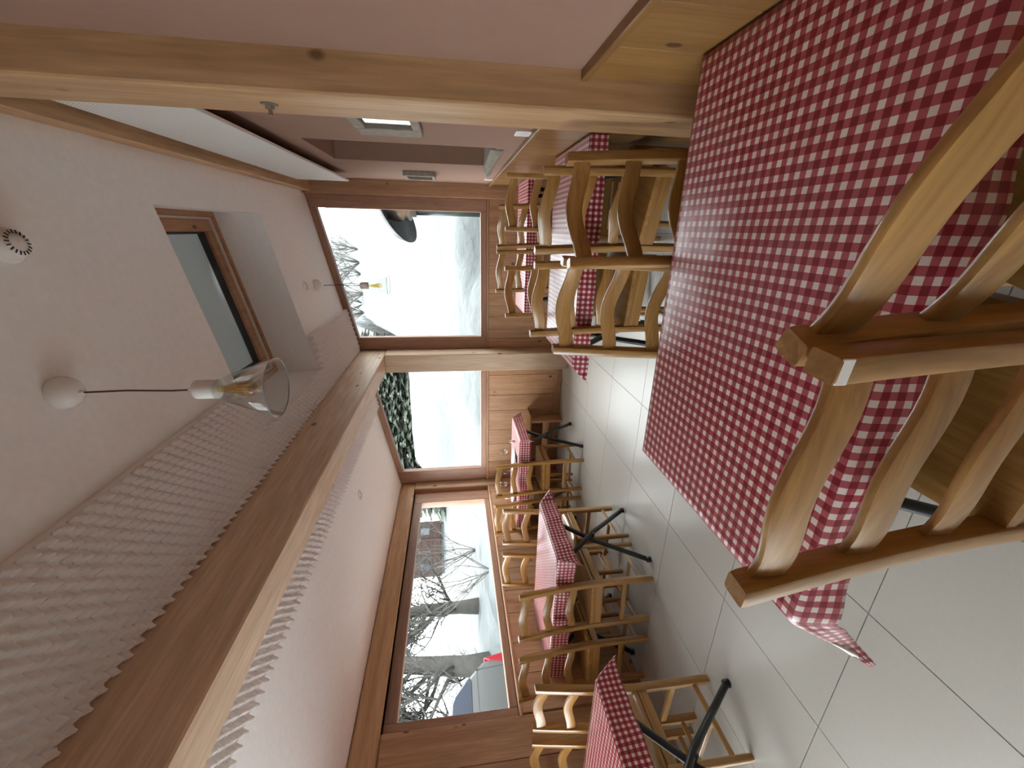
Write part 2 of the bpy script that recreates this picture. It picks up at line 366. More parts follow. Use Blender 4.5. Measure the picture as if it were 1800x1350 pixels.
MB().prism([(.325, 0), (.476, 0), (.476, ceil_z(.476) - .002), (.325, ceil_z(.325) - .002)], 'y', YE - .075, YE + .12).obj('trim_7', W_larch['Z'], bevel=.005, kind='structure', label='reddish corner board beside the larger end window')

def sloped_window(name, xl, xr, gl, gr, zb, gb, dz, label):
    y0, y1 = YE - .004, YE + .075
    e = .002; wn_ = empty(name, kind='structure', label=label)
    def st(a, b_, z0, zt): return MB().prism([(a, z0), (b_, z0), (b_, ceil_z(b_) - zt), (a, ceil_z(a) - zt)], 'y', y0, y1)
    st(gr, xr, zb, e).obj('stile', W_frame['Z'], wn_, bevel=.004)
    st(xl, gl, zb, e).obj('stile', W_frame['Z'], wn_, bevel=.004)
    MB().box(gl, gr, y0, y1, zb, gb).obj('bottom_rail', W_frame['X'], wn_, bevel=.004)
    MB().prism([(gl, ceil_z(gl) - dz), (gr, ceil_z(gr) - dz), (gr, ceil_z(gr) - e), (gl, ceil_z(gl) - e)], 'y', y0, y1).obj('top_rail', W_frame['X'], wn_, bevel=.004)
    MB().prism([(gl - .01, gb - .01), (gr + .01, gb - .01), (gr + .01, ceil_z(gr) - dz + .01), (gl - .01, ceil_z(gl) - dz + .01)], 'y', YE + .045, YE + .051).obj('pane', M_glass, wn_)
sloped_window('window_1', -1.42, .325, -1.266, .187, 1.015, 1.087, .075, 'larger end window with sloping head and patio heater beyond')
sloped_window('window_2', -3.385, -1.64, -3.192, -1.70, 1.015, 1.09, .078, 'smaller end window with sloping head and dark woods beyond')
# closing strip of wall between the windows, behind the post, and wall behind the viewer
MB().prism([(-1.66, 1.0), (-1.40, 1.0), (-1.40, ceil_z(-1.4)), (-1.66, ceil_z(-1.66))], 'y', YE + .08, YE + .25).obj('trim_8', W_frame['Z'], kind='structure', label='frame board behind the post between the end windows')
MB().prism([(X0, 1.0), (-3.37, 1.0), (-3.37, ceil_z(-3.37)), (X0, ceil_z(X0))], 'y', YE + .08, YE + .25).obj('trim_9', W_frame['Z'], kind='structure', label='frame board at the corner of the smaller end window')
MB().prism([(X0, -.1), (XR + .55, -.1), (XR + .55, ceil_z(XR + .55)), (X0, ceil_z(X0))], 'y', YB - .28, YB).obj('wall_back', M_ceil, kind='structure', label='plain wall behind the viewer')

# big beam, posts, wall plate
MB().prism([(-1.64, 2.25), (-1.43, 2.25), (-1.43, ceil_z(-1.43) + .05), (-1.64, ceil_z(-1.64) + .05)], 'y', YB, YE + .06).obj('trim_10', W_beam['Y'], bevel=.008, kind='structure', label='big ceiling beam running between the two foam strips')
pt = MB().box(.36, XR + .05, 1.49, 1.76, 0, ceil_z(.36) + .03).obj('trim_11', W_post['Z'], bevel=.009, seg=2, kind='structure', label='thick timber post against the pink wall')
MB().prism([(.345, 2.885), (XR + .02, 2.885), (XR + .02, ceil_z(XR)), (.345, ceil_z(.345) + .01)], 'y', YB, YE - .07).obj('trim_12', W_post['Y'], bevel=.006, kind='structure', label='pine wall plate under the ceiling along the pink wall')
# tie bolt on the post
bo = MB(); Rm = Matrix.Translation((.36, 1.63, 1.985)) @ Matrix.Rotation(-PI / 2, 4, 'Y')
bolt = empty('tie_bolt', (.36, 1.63, 1.985), label='steel bolt with washer on the thick timber post', cat='bolt')
bolt.rotation_euler = (0, -PI / 2, 0)
MB().lathe([(0, 0), (.026, 0), (.026, .004), (.0, .004)], n=20, smooth=False).obj('washer', M_steel, bolt)
MB().lathe([(0, .004), (.014, .004), (.014, .016), (0, .016)], n=6, smooth=False).obj('nut', M_steel, bolt)
MB().lathe([(0, .016), (.006, .016), (.006, .032), (0, .032)], n=10, smooth=False).obj('shank', M_steel, bolt)

# roof window
nrm = Vector((-.2029, 0, 1)).normalized(); ux = Vector((1, 0, .2029)).normalized()
RWm = Matrix((ux, Vector((0, 1, 0)), nrm)).transposed().to_4x4(); RWm.translation = Vector((-.574, 3.131, ceil_z(-.574) + .36))
hw, hd = .68, .64
rwn = empty('window_5', kind='structure', label='roof window in a plastered shaft with wooden frame')
def fr4(w0, d0, w1, d1, z0, z1, m_, nm):
    for a in ((-w0, -w1, -d0, d0), (w1, w0, -d0, d0), (-w1, w1, -d0, -d1), (-w1, w1, d1, d0)):
        MB().box(a[0], a[1], a[2], a[3], z0, z1, RWm).obj(nm, m_, rwn, bevel=.003)
fr4(hw + .06, hd + .06, .63, .60, -.02, .06, W_larch['Y'], 'frame_bar')
fr4(.63, .60, .615, .585, .0, .06, M_offw, 'seal_strip')
fr4(.615, .585, .53, .50, .015, .09, W_larch['Y'], 'sash_bar')
fr4(.535, .505, .52, .49, .04, .09, M_gasket, 'gasket')
MB().box(-.53, .53, -.5, .5, .06, .066, RWm).obj('pane', M_glass, rwn)
sn = MB(); g = 16
vs = []; fs = []
for top in (0, 1):
    for i in range(g + 1):
        for j in range(g + 1):
            x = -.75 + 1.5 * i / g; yy = -.72 + 1.44 * j / g
            vs.append(RWm @ Vector((x, yy, (.10 + .02 * noise.noise(Vector((x * 4, yy * 4, 3)))) if not top else .2 + .04 * noise.noise(Vector((x * 3, yy * 3, 0))))))
q = (g + 1) ** 2
for i in range(g):
    for j in range(g):
        a = i * (g + 1) + j; fs.append((a, a + 1, a + g + 2, a + g + 1)); fs.append((a + q, a + q + g + 1, a + q + g + 2, a + q + 1))
for i in range(g):
    for (a, b_) in ((i, i + 1), (g * (g + 1) + i, g * (g + 1) + i + 1), (i * (g + 1), (i + 1) * (g + 1)), (i * (g + 1) + g, (i + 1) * (g + 1) + g)): fs.append((a, b_, b_ + q, a + q))
m_, nt, b = mat('thin_roof_snow'); b.inputs['Base Color'].default_value = (.5, .53, .55, 1)
out = nt.nodes['Material Output']; trn = nt.nodes.new('ShaderNodeBsdfTranslucent'); trn.inputs[0].default_value = (.8, .85, .85, 1)
mxs = nt.nodes.new('ShaderNodeMixShader'); mxs.inputs[0].default_value = .07
nt.links.new(b.outputs[0], mxs.inputs[1]); nt.links.new(trn.outputs[0], mxs.inputs[2]); nt.links.new(mxs.outputs[0], out.inputs['Surface'])
sn.add(vs, fs, True); sn.obj('roof_window_snow', m_, label='snow lying on the pane of the roof window', cat='snow', kind='stuff')

# ------------------------------------------------------------------ acoustic foam, wall panel
def foam(name, x0, x1, y0, y1, label, hole=None, P=.058, amp=.027, base=.011, res=7):
    nx = int((x1 - x0) / P * res); nyy = int((y1 - y0) / P * res); vs = []; fs = []; idx = {}
    def inside(x, yy): return hole and hole[0] < x < hole[1] and hole[2] < yy < hole[3]
    for i in range(nx + 1):
        for j in range(nyy + 1):
            x = x0 + (x1 - x0) * i / nx; yy = y0 + (y1 - y0) * j / nyy
            h = base + amp * (1 + math.sin(2 * PI * x / P) * math.sin(2 * PI * yy / P))
            vs.append((x + .2 * h, yy, ceil_z(x) - h))
    W_ = nyy + 1; keep = set()
    for i in range(nx):
        for j in range(nyy):
            if inside(x0 + (x1 - x0) * (i + .5) / nx, y0 + (y1 - y0) * (j + .5) / nyy): continue
            keep.add((i, j)); a = i * W_ + j; fs.append((a, a + W_, a + W_ + 1, a + 1))
    top = {}
    def tp(a):
        if a not in top:
            v = vs[a]; top[a] = len(vs); x = x0 + (x1 - x0) * (a // W_) / nx; vs.append((x, v[1], ceil_z(x) + .001))
        return top[a]
    for (i, j) in keep:
        a = i * W_ + j; c = [a, a + W_, a + W_ + 1, a + 1]
        for (di, dj, e0, e1) in ((0, -1, 0, 1), (1, 0, 1, 2), (0, 1, 2, 3), (-1, 0, 3, 0)):
            if (i + di, j + dj) not in keep: fs.append((c[e1], c[e0], tp(c[e0]), tp(c[e1])))
    mb = MB(); mb.add(vs, fs, True)
    return mb.obj(name, M_foam, sharp=70, label=label, cat='acoustic foam', group='foam strips beside the ceiling beam')
foam('acoustic_foam', -1.43, -.925, .3, YE - .01, 'wide strip of grey egg-crate foam on the ceiling right of the beam', (SK[0], SK[1], SK[2], SK[3]))
foam('acoustic_foam', -2.19, -1.642, .3, YE - .01, 'narrow strip of grey egg-crate foam on the ceiling left of the beam')
m_perf, nt, b = mat('perforated_white')
t = nt.nodes.new('ShaderNodeTexCoord'); v = nt.nodes.new('ShaderNodeTexVoronoi'); v.inputs['Randomness'].default_value = 0; v.inputs['Scale'].default_value = 62
sp = nt.nodes.new('ShaderNodeSeparateXYZ'); cb = nt.nodes.new('ShaderNodeCombineXYZ'); nt.links.new(t.outputs['Object'], sp.inputs[0]); nt.links.new(sp.outputs['Y'], cb.inputs['X']); nt.links.new(sp.outputs['Z'], cb.inputs['Y'])
v.voronoi_dimensions = '2D'; nt.links.new(cb.outputs[0], v.inputs['Vector'])
r = nt.nodes.new('ShaderNodeValToRGB'); r.color_ramp.elements[0].position = .24; r.color_ramp.elements[0].color = (.42, .40, .38, 1); r.color_ramp.elements[1].position = .32; r.color_ramp.elements[1].color = (.8, .79, .76, 1)
nt.links.new(v.outputs['Distance'], r.inputs[0]); nt.links.new(r.outputs[0], b.inputs['Base Color']); b.inputs['Roughness'].default_value = .5
ap = empty('wall_panel', (.4, 3.0, 2.6), label='long white perforated panel hung high on the pink wall', cat='panel')
MB().box(-.002, .016, -1.40, 1.46, -.235, .225).obj('perforated_face', m_perf, ap, bevel=.002)
for yy in (-1.0, 0, 1.0): MB().box(.016, .051, yy - .02, yy + .02, -.08, .1).obj('bracket', M_offw, ap)

# ------------------------------------------------------------------ small fittings
def switch_plate(name, y0, y1, z0, z1, label):
    t = empty(name, (XR, (y0 + y1) / 2, (z0 + z1) / 2), label=label, cat='switch')
    hy, hz = (y1 - y0) / 2, (z1 - z0) / 2
    MB().box(-.010, .001, -hy, hy, -hz, hz).obj('plate', M_white, t, bevel=.003)
    MB().box(-.014, -.009, -hy * .55, hy * .55, -hz * .6, hz * .6).obj('rocker', M_offw, t, bevel=.002)
switch_plate('wall_switch', 2.343, 2.444, 1.0, 1.085, 'white switch plate above the wainscot near the thick post')
switch_plate('wall_switch', 4.44, 4.54, 1.0, 1.085, 'white switch plate near the corner under the small mirror')

def mirror(y0, y1, z0, z1, bl, br, bt, bb, label):
    t = empty('wall_mirror', (XR, y0, z0), label=label, cat='mirror')
    W, Hh = y1 - y0, z1 - z0
    MB().box(-.042, .0, 0, bl, 0, Hh).obj('frame_side', M_grey, t, bevel=.004)
    MB().box(-.042, .0, W - br, W, 0, Hh).obj('frame_side', M_grey, t, bevel=.004)
    MB().box(-.042, .0, bl, W - br, 0, bb).obj('frame_bottom', M_grey, t, bevel=.004)
    MB().box(-.042, .0, bl, W - br, Hh - bt, Hh).obj('frame_top', M_grey, t, bevel=.004)
    MB().box(-.028, -.004, bl, W - br, bb, Hh - bt).obj('mirror_pane', M_mirror, t)
mirror(1.95, 2.438, 1.55, 1.855, .08, .14, .05, .04, 'grey weathered frame with a bright mirror, beside the thick post')
mirror(4.12, 4.452, 1.556, 1.834, .03, .04, .03, .03, 'small grey framed mirror by the corner post')

# pendant lamps
def pendant(x, yy, label, loop=False):
    zt = ceil_z(x)
    t = empty('pendant_lamp', (x, yy, zt), label=label, cat='lamp', group='clear glass pendant lamps')
    MB().lathe([(0, .012), (.05, .012), (.058, 0), (.057, -.02), (.05, -.04), (.036, -.056), (.018, -.064), (0, -.066)], n=28).obj('canopy', M_china, t)
    MB().lathe([(0, -.06), (.008, -.062), (.008, -.078), (0, -.078)], n=12).obj('cord_grip', M_white, t)
    L = zt - 2.363
    MB().tube([(0, 0, -.07), (.003, 0, -.07 - (L - .07) * .4), (-.002, 0, -.07 - (L - .07) * .8), (0, 0, -L)], .0035, 8).obj('cord', M_cord, t)
    MB().lathe([(0, -L), (.022, -L - .001), (.033, -L - .008), (.035, -L - .016), (.035, -L - .084), (.0, -L - .084)], n=24).obj('socket', M_white, t)
    MB().lathe([(0, -L + .018), (.007, -L + .016), (.007, -L), (0, -L)], n=10).obj('strain_relief', M_white, t)
    zs_ = -L - .080; H_ = .205
    MB().lathe([(.036, zs_), (.038, zs_ - .012), (.109, zs_ - H_), (.1115, zs_ - H_), (.0405, zs_ - .010), (.0385, zs_)], n=40, closed=True).obj('glass_shade', M_lglass, t)
    MB().lathe([(.109, zs_ - H_ + .001), (.1105, zs_ - H_ - .0012), (.112, zs_ - H_ + .001), (.1105, zs_ - H_ + .003)], n=40, closed=True).obj('shade_rim', M_rim, t)
    zb = zs_ - .004
    MB().lathe([(.013, zb), (.013, zb - .022), (.016, zb - .034), (.024, zb - .07), (.030, zb - .098), (.029, zb - .115), (.020, zb - .130), (.008, zb - .137), (0, zb - .138)], n=24).obj('bulb', M_amber, t)
    fb = MB()
    for k in range(6):
        a = k * PI / 3; fb.tube([(.006 * math.cos(a), .006 * math.sin(a), zb - .03), (.015 * math.cos(a), .015 * math.sin(a), zb - .105)], .0012, 5)
    fb.obj('filament', M_fil, t)
    if loop:
        MB().tube([(.0, 0, -.16), (.012, .0, -.26), (.022, 0, -.33), (.018, 0, -.39), (.004, 0, -L + .008)], .003, 8).obj('spare_cord', M_cord, t)
pendant(-.568, 1.531, 'clear cone pendant lamp hanging near, in front of the roof window')
pendant(-.562, 4.445, 'clear cone pendant lamp hanging far, before the larger end window', True)
# recessed ceiling spots
def on_ceiling(name, x, yy, **k):
    t = empty(name, (x, yy, ceil_z(x)), **k); t.rotation_euler = (0, -math.atan(.2029), 0); return t
def spot(x, yy, label):
    t = on_ceiling('ceiling_spot', x, yy, label=label, cat='ceiling light', group='recessed ceiling spots')
    MB().lathe([(.034, -.001), (.036, -.006), (.050, -.005), (.053, .0), (.05, .004), (.034, .004)], n=32, closed=True).obj('ring', M_white, t)
    MB().lathe([(0, .0005), (.035, -.0005), (.035, .003), (0, .003)], n=24).obj('diffuser', M_offw, t)
spot(-.537, 4.17, 'round recessed ceiling spot beside the far pendant lamp'); spot(-2.51, 3.62, 'round recessed ceiling spot above the side window tables')
sd = on_ceiling('smoke_detector', -.085, 1.64, label='white round smoke detector on the sloping ceiling', cat='smoke detector')
MB().lathe([(0, .005), (.058, .005), (.060, -.012), (.054, -.022), (.046, -.026), (.046, -.042), (.040, -.052), (0, -.055)], n=36).obj('housing', M_offw, sd)
vt = MB()
for k in range(18):
    a = 2 * PI * k / 18; vt.bar((.029 * math.cos(a), .029 * math.sin(a), -.0535), (.041 * math.cos(a), .041 * math.sin(a), -.0515), .0036, .004)
vt.obj('vents', M_dark, sd)

# ------------------------------------------------------------------ chairs
def rounded(wd, dp, rr=.005, n=2):
    pts = []
    for cx, cy, a0 in ((wd / 2 - rr, dp / 2 - rr, 0), (-wd / 2 + rr, dp / 2 - rr, PI / 2), (-wd / 2 + rr, -dp / 2 + rr, PI), (wd / 2 - rr, -dp / 2 + rr, 1.5 * PI)):
        for k in range(n + 1): pts.append((cx + rr * math.cos(a0 + k * PI / 2 / n), cy + rr * math.sin(a0 + k * PI / 2 / n)))
    return pts
def sweep(path, sec):
    """path: list of (centre, xaxis, yaxis, scale)"""
    vs = []; fs = []; n = len(sec)
    for c, xa, ya, sc in path:
        for px, py in sec: vs.append(Vector(c) + Vector(xa) * px * sc + Vector(ya) * py * sc)
    for i in range(len(path) - 1):
        for k in range(n): fs.append((i * n + k, i * n + (k + 1) % n, (i + 1) * n + (k + 1) % n, (i + 1) * n + k))
    fs += [tuple(reversed(range(n))), tuple((len(path) - 1) * n + k for k in range(n))]
    return MB().add(vs, fs, True)
HW = .18
def lean(z): return -.068 * (max(0, z - .43) / .59) ** 1.35
def chair_meshes():
    D = []
    for sx in (-1, 1):
        path = []
        for z in (0, .03, .2, .43, .52, .62, .72, .82, .92, 1.005, 1.018):
            sc = .88 if z in (0,) else (.93 if z > 1.01 else 1)
            path.append(((sx * HW, lean(z), z), (1, 0, 0), (0, 1, 0), sc))
        D.append(('back_post', sweep(path, rounded(.034, .044)), 'Z'))
        path = [((sx * .195, .385, z), (1, 0, 0), (0, 1, 0), s) for z, s in ((0, .8), (.02, .88), (.25, .96), (.435, 1.0), (.447, .98))]
        D.append(('front_leg', sweep(path, rounded(.038, .038, .011, 3)), 'Z'))
        D.append(('seat_rail', MB().bar((sx * .180, .018, .415), (sx * .193, .37, .415), .022, .052), 'Y'))
        D.append(('stretcher', MB().bar((sx * .180, .018, .095), (sx * .193, .37, .095), .017, .026), 'Y'))
    D.append(('seat_rail', MB().box(-.165, .165, -.014, .012, .385, .448), 'X'))
    D.append(('seat_rail', MB().box(-.18, .18, .375, .397, .389, .441), 'X'))
    D.append(('stretcher', MB().box(-.182, .182, .19, .208, .083, .109), 'X'))
    D.append(('stretcher', MB().box(-.17, .17, -.008, .010, .20, .235), 'X'))
    for zc, h in ((.967, .058), (.79, .055), (.612, .054)):
        path = []; sec = rounded(.016, h, .005)
        for i in range(15):
            s = i / 14; x = -HW + .012 + s * (2 * HW - .024); bell = .5 - .5 * math.cos(2 * PI * s)
            z = zc + .028 * bell ** 1.1 - .002; yy = lean(zc) + .004 - .020 * (1 - (2 * s - 1) ** 2)
            dz = .028 * PI * math.sin(2 * PI * s) / (2 * HW)
            path.append(((x, yy, z), (0, 1, 0), Vector((-dz, 0, 1)).normalized(), 1))
        D.append(('slat', sweep(path, sec), 'X'))
    out = []
    for nm, mb, ax in D:
        out.append((nm, mb.mesh(nm, W_chair[ax], .003 if nm in ('seat_rail', 'stretcher') else 0, 1, 35)))
    # dished seat
    nx, ny_ = 14, 14; vs = []; fs = []
    for lay in (0, 1):
        for i in range(nx + 1):
            for j in range(ny_ + 1):
                v_ = j / ny_; u = i / nx * 2 - 1
                wdt = .188 + .027 * v_; yy = -.018 + .438 * v_
                cr = .03; ed = min(1, (1 - abs(u)) / .10); fe = min(1, (1 - v_) / .10); be = min(1, v_ / .08)
                if lay:
                    z = .476 - .009 * (1 - u * u) * math.sin(PI * min(1, v_ * 1.1)) - .007 * ((1 - ed) ** 2 + (1 - fe) ** 2 + .6 * (1 - be) ** 2)
                else: z = .449 + .004 * ((1 - ed) ** 2 + (1 - fe) ** 2)
                k = (1 - ed) * (1 - fe)
                vs.append((u * wdt * (1 - .05 * k), yy - .02 * k, z))
    q = (nx + 1) * (ny_ + 1)
    for i in range(nx):
        for j in range(ny_):
            a = i * (ny_ + 1) + j; fs.append((a, a + 1, a + ny_ + 2, a + ny_ + 1)); fs.append((a + q, a + q + ny_ + 1, a + q + ny_ + 2, a + q + 1))
    for i in range(nx):
        for (a, b_) in ((i * (ny_ + 1), (i + 1) * (ny_ + 1)), (i * (ny_ + 1) + ny_, (i + 1) * (ny_ + 1) + ny_)): fs.append((a, b_, b_ + q, a + q))
    for j in range(ny_):
        for a in (j, nx * (ny_ + 1) + j): fs.append((a, a + 1, a + 1 + q, a + q))
    out.append(('seat', MB().add(vs, fs, True).mesh('seat', W_chair['Y'], 0, 1, 50)))
    return out
CH = chair_meshes()
def chair(x, yy, deg, label, group, s=1.0):
    t = empty('ladderback_chair', (x, yy, 0), math.radians(deg), label=label, cat='chair', group=group)
    for nm, me in CH: link(nm, me, t)
    return t
def back_at(xl, yl, xr, yr, flip, label, group):
    """place a chair from where the tops of its two back posts stand in plan (left and right seen from the sitter)"""
    ang = math.atan2(yr - yl, xr - xl)
    f = Vector((-math.sin(ang), math.cos(ang)))
    mx, my = (xl + xr) / 2 + .068 * f.x, (yl + yr) / 2 + .068 * f.y
    return chair(mx, my, math.degrees(ang), label, group)
M_glint = plain('painted_glint_white', (.85, .83, .80), .3)
g1, g2, g3 = 'chairs at the big front table', 'chairs at the tables along the pink wall', 'chairs at the tables along the side window'
front_chair = back_at(-.492, .412, -.131, .381, 0, 'honey ladder-back chair at the near side of the big gingham table, nearer the aisle', g1)
MB().box(HW - .0155, HW + .0155, lean(1.0) - .0232, lean(1.0) - .0205, 1.000, 1.0155).obj('painted_glint', M_glint, front_chair, bevel=.001, label='pale painted glint')  # pale sliver painting a window glint on the post top
back_at(-.124, .429, .205, .283, 0, 'honey ladder-back chair at the near side of the big gingham table, nearer the pink wall', g1)
back_at(.232, 1.566, -.100, 1.453, 1, 'honey ladder-back chair across the big gingham table, beside the thick post', g1)
back_at(-.112, 1.545, -.445, 1.606, 1, 'honey ladder-back chair across the big gingham table, beside the open aisle', g1)
back_at(-.080, 2.081, .238, 1.961, 0, 'brown ladder-back chair on the near side of the second wall table, close to the wall', g2)
back_at(-.512, 2.125, -.163, 2.077, 0, 'brown ladder-back chair on the near side of the second wall table, close to the aisle', g2)
back_at(.369, 3.270, .013, 3.290, 1, 'brown ladder-back chair on the far side of the second wall table, close to the wall', g2)
back_at(-.275, 3.287, -.633, 3.194, 1, 'brown ladder-back chair on the far side of the second wall table, close to the aisle', g2)
back_at(-.149, 3.90, .190, 3.75, 0, 'dark ladder-back chair on the near side of the farthest wall table, close to the wall', g2)
back_at(-.548, 3.96, -.183, 3.90, 0, 'dark ladder-back chair on the near side of the farthest wall table, close to the aisle', g2)
chair(-2.588, 2.174, 6, 'ladder-back chair with its back to the viewer at the middle side table, aisle seat', g3)
chair(-3.10, 2.09, 6, 'ladder-back chair with its back to the viewer at the middle side table, window seat', g3)
chair(-2.605, 3.04, 180, 'ladder-back chair facing the viewer behind the middle side table, aisle seat', g3)
chair(-3.075, 3.0, 180, 'ladder-back chair facing the viewer behind the middle side table, window seat', g3)
chair(-2.61, 3.90, 5, 'ladder-back chair at the set far side table, aisle seat', g3)
chair(-3.10, 3.88, 3, 'ladder-back chair at the set far side table, window seat', g3)
chair(-2.62, 1.475, 178, 'light ladder-back chair behind the nearest side table, aisle seat', g3)
chair(-3.11, 1.475, 180, 'light ladder-back chair behind the nearest side table, window seat', g3)

# ------------------------------------------------------------------ tables and oilcloths
def table(x0, x1, y0, y1, label, group):
    zt = .738
    t = empty('folding_table', ((x0 + x1) / 2, (y0 + y1) / 2, 0), label=label, cat='table', group=group)
    hx, hy = (x1 - x0) / 2 - .004, (y1 - y0) / 2 - .004
    MB().box(-hx, hx, -hy, hy, zt - .026, zt).obj('tabletop', M_top, t, bevel=.004)
    for sx in (-1, 1):
        xe = sx * (hx - .10)
        for k, sy in enumerate((-1, 1)):
            xo = xe + (.016 if k else -.016)
            pts = [(xo, sy * (hy - .045), .016), (xo, sy * (hy - .05) * .1, .36), (xo, -sy * (hy - .10), .62), (xo - sx * .02, -sy * (hy - .09), .66), (xo - sx * .09, -sy * (hy - .09), .69), (xo - sx * .30, -sy * (hy - .09), .70)]
            MB().tube(pts, .018, 10).obj('leg', M_black, t)
            MB().lathe([(0, 0), (.0215, 0), (.0215, .03), (.0, .03)], (xo, sy * (hy - .045), 0), 12).obj('foot_cap', M_black, t)
        MB().tube([(xe - .03, 0, .36), (xe + .03, 0, .36)], .009, 8).obj('pivot', M_black, t)
    for sy in (-1, 1): MB().box(-hx * .72, hx * .72, sy * (hy - .09) - .012, sy * (hy - .09) + .012, .685, .711).obj('rail', M_black, t, bevel=.003)
    return t
def cloth(x0, x1, y0, y1, dl, dr, dn, df, label, group, ears=None, flare={}, uv0=(0, 0), wr=.0012, res=.021, z=.7405):
    ears = ears or {}
    sx0, sx1, sy0, sy1 = x0 - dl, x1 + dr, y0 - dn, y1 + df
    def axis(a, a0, a1, b_):
        L = [a]
        for p_, q_ in ((a, a0), (a0, a1), (a1, b_)):
            if q_ - p_ < 1e-6: continue
            n_ = max(1, math.ceil((q_ - p_) / (res if (p_, q_) == (a0, a1) else .012)))
            L += [p_ + (q_ - p_) * k / n_ for k in range(1, n_ + 1)]
        return L
    AX = axis(sx0, x0, x1, sx1); AY = axis(sy0, y0, y1, sy1)
    vs = []; uvs = []
    for s in AX:
        for t in AY:
            ox = (x0 - s) if s < x0 - 1e-7 else (s - x1 if s > x1 + 1e-7 else 0); oy = (y0 - t) if t < y0 - 1e-7 else (t - y1 if t > y1 + 1e-7 else 0)
            dx = -1 if s < x0 else 1; dy = -1 if t < y0 else 1
            cx = min(max(s, x0), x1); cy = min(max(t, y0), y1)
            wv = wr * (noise.noise(Vector((s * 5, t * 5, uv0[0] * 9))) + .8 * noise.noise(Vector((s * 13, t * 4, 3 + uv0[0]))))
            if not ox and not oy:
                em = min(s - x0, x1 - s, t - y0, y1 - t); p_ = (s, t, z + (wv + wr * 1.2) * min(1, em / .03))
            elif not (ox and oy):
                d = max(ox, oy); al = t if ox else s
                fl_ = flare.get(('l' if dx < 0 else 'r') if ox else ('n' if dy < 0 else 'f'), .1)
                out_ = .0035 * min(1, d / .004) + d * (fl_ / math.hypot(1, fl_) + .05 * math.sin(al * 17 + uv0[1] * 3)) + .004 * math.sin(al * 41) * d / .1
                zz = z - d / math.hypot(1, fl_)
                p_ = (cx + dx * out_, cy, zz) if ox else (cx, cy + dy * out_, zz)
            else:
                rr = math.hypot(ox, oy); ph = math.atan2(oy, ox)
                key = ('l' if dx < 0 else 'r') + ('n' if dy < 0 else 'f')
                if ears.get(key, (0,))[0] == 'strip':
                    fs_ = flare.get(key[0], .1); q_ = math.hypot(1, fs_); dl_ = Vector((dx * fs_ / q_, 0, -1 / q_))
                    side = Vector((-dx / q_, 0, -fs_ / q_)); kk = sstep(0, .09, ox)
                    ad_ = (Vector((0, dy * .12, -1)) * (1 - kk) + (side * .55 + dl_ * .6) * kk).normalized() * (1 - .75 * kk * min(1, ox / dl) if dx < 0 else 1)
                    wob = .006 * math.sin(ox * 26)
                    vs.append(tuple(Vector((cx + dx * .003, cy + dy * (.003 + wob), z)) + dl_ * ox + ad_ * oy)); uvs.append((s - uv0[0], t - uv0[1])); continue
                azd, amt = ears.get(key, (45, .55))
                fx = flare.get(key[0], .1); fy = flare.get(key[1], .1)
                w_ = sstep(.25, 1.35, ph)
                ea_ = amt * math.sin(2 * ph) ** 1.5
                a = math.radians(azd)
                dr_ = Vector((dx * (fx * (1 - w_) + ea_ * math.cos(a)), dy * (fy * w_ + ea_ * math.sin(a)), -1)).normalized()
                p_ = tuple(Vector((cx + dx * .003, cy + dy * .003, z)) + dr_ * rr)
            vs.append(p_); uvs.append((s - uv0[0], t - uv0[1]))
    ny_ = len(AY); fs = []
    for i in range(len(AX) - 1):
        for j in range(ny_ - 1):
            a = i * ny_ + j; fs.append((a, a + ny_, a + ny_ + 1, a + 1))
    me = bpy.data.meshes.new('tablecloth'); me.from_pydata(vs, [], fs); ul = me.uv_layers.new(name='UVMap')
    for lp in me.loops: ul.data[lp.index].uv = uvs[lp.vertex_index]
    for p_ in me.polygons: p_.use_smooth = True
    me.materials.append(M_ging); me.materials.append(M_under)
    o = link('tablecloth', me, label=label, cat='tablecloth', group=group)
    md = o.modifiers.new('thickness', 'SOLIDIFY'); md.thickness = .0016; md.offset = 1; md.material_offset = 1; md.material_offset_rim = 1
    md.offset = -1
    return o
gt, gc = 'folding tables of the dining room', 'red gingham oilcloths on the tables'
TB = [  # x0 x1 y0 y1 / drops l r n f
 ((-.752, .447, .540, 1.258), (.285, .004, .092, .03), 'folding table in front, the largest in view', 'red gingham oilcloth on the big front table', {'ln': ('strip',)}, {'l': .68}),
 ((-.748, .447, 2.212, 2.940), (.095, .004, .09, .10), 'folding table along the pink wall, second from the front', 'red gingham oilcloth on the second wall table', {'ln': (10, .8), 'rn': (80, .5)}, {'l': .3}),
 ((-.765, .446, 3.935, 4.520), (.10, .004, .09, .10), 'folding table along the pink wall, farthest by the end window', 'red gingham oilcloth on the farthest wall table', {}, {}),
 ((-3.37, -2.166, 3.935, 4.545), (.01, .115, .125, .10), 'folding table by the side window, far one set with glasses', 'red gingham oilcloth on the far side table set with glasses', {'rn': (70, .4), 'rf': (60, .6)}, {}),
 ((-3.37, -2.176, 2.212, 2.850), (.01, .135, .138, .12), 'folding table by the side window, middle one', 'red gingham oilcloth on the middle side table', {'rn': (88, .45), 'rf': (62, .9)}, {'f': .5}),
 ((-3.37, -2.176, .70, 1.378), (.01, .13, .13, .12), 'folding table by the side window, nearest one', 'red gingham oilcloth on the nearest side table', {'rn': (45, .5), 'rf': (80, .55)}, {'f': .28}),
]
for k, (r4, d4, lt_, lc_, ea, fl_) in enumerate(TB):
    table(*r4, lt_, gt); cloth(*r4, *d4, lc_, gc, ea, fl_, (r4[0] - .01 + .003 * k, r4[2] + .006 * k))

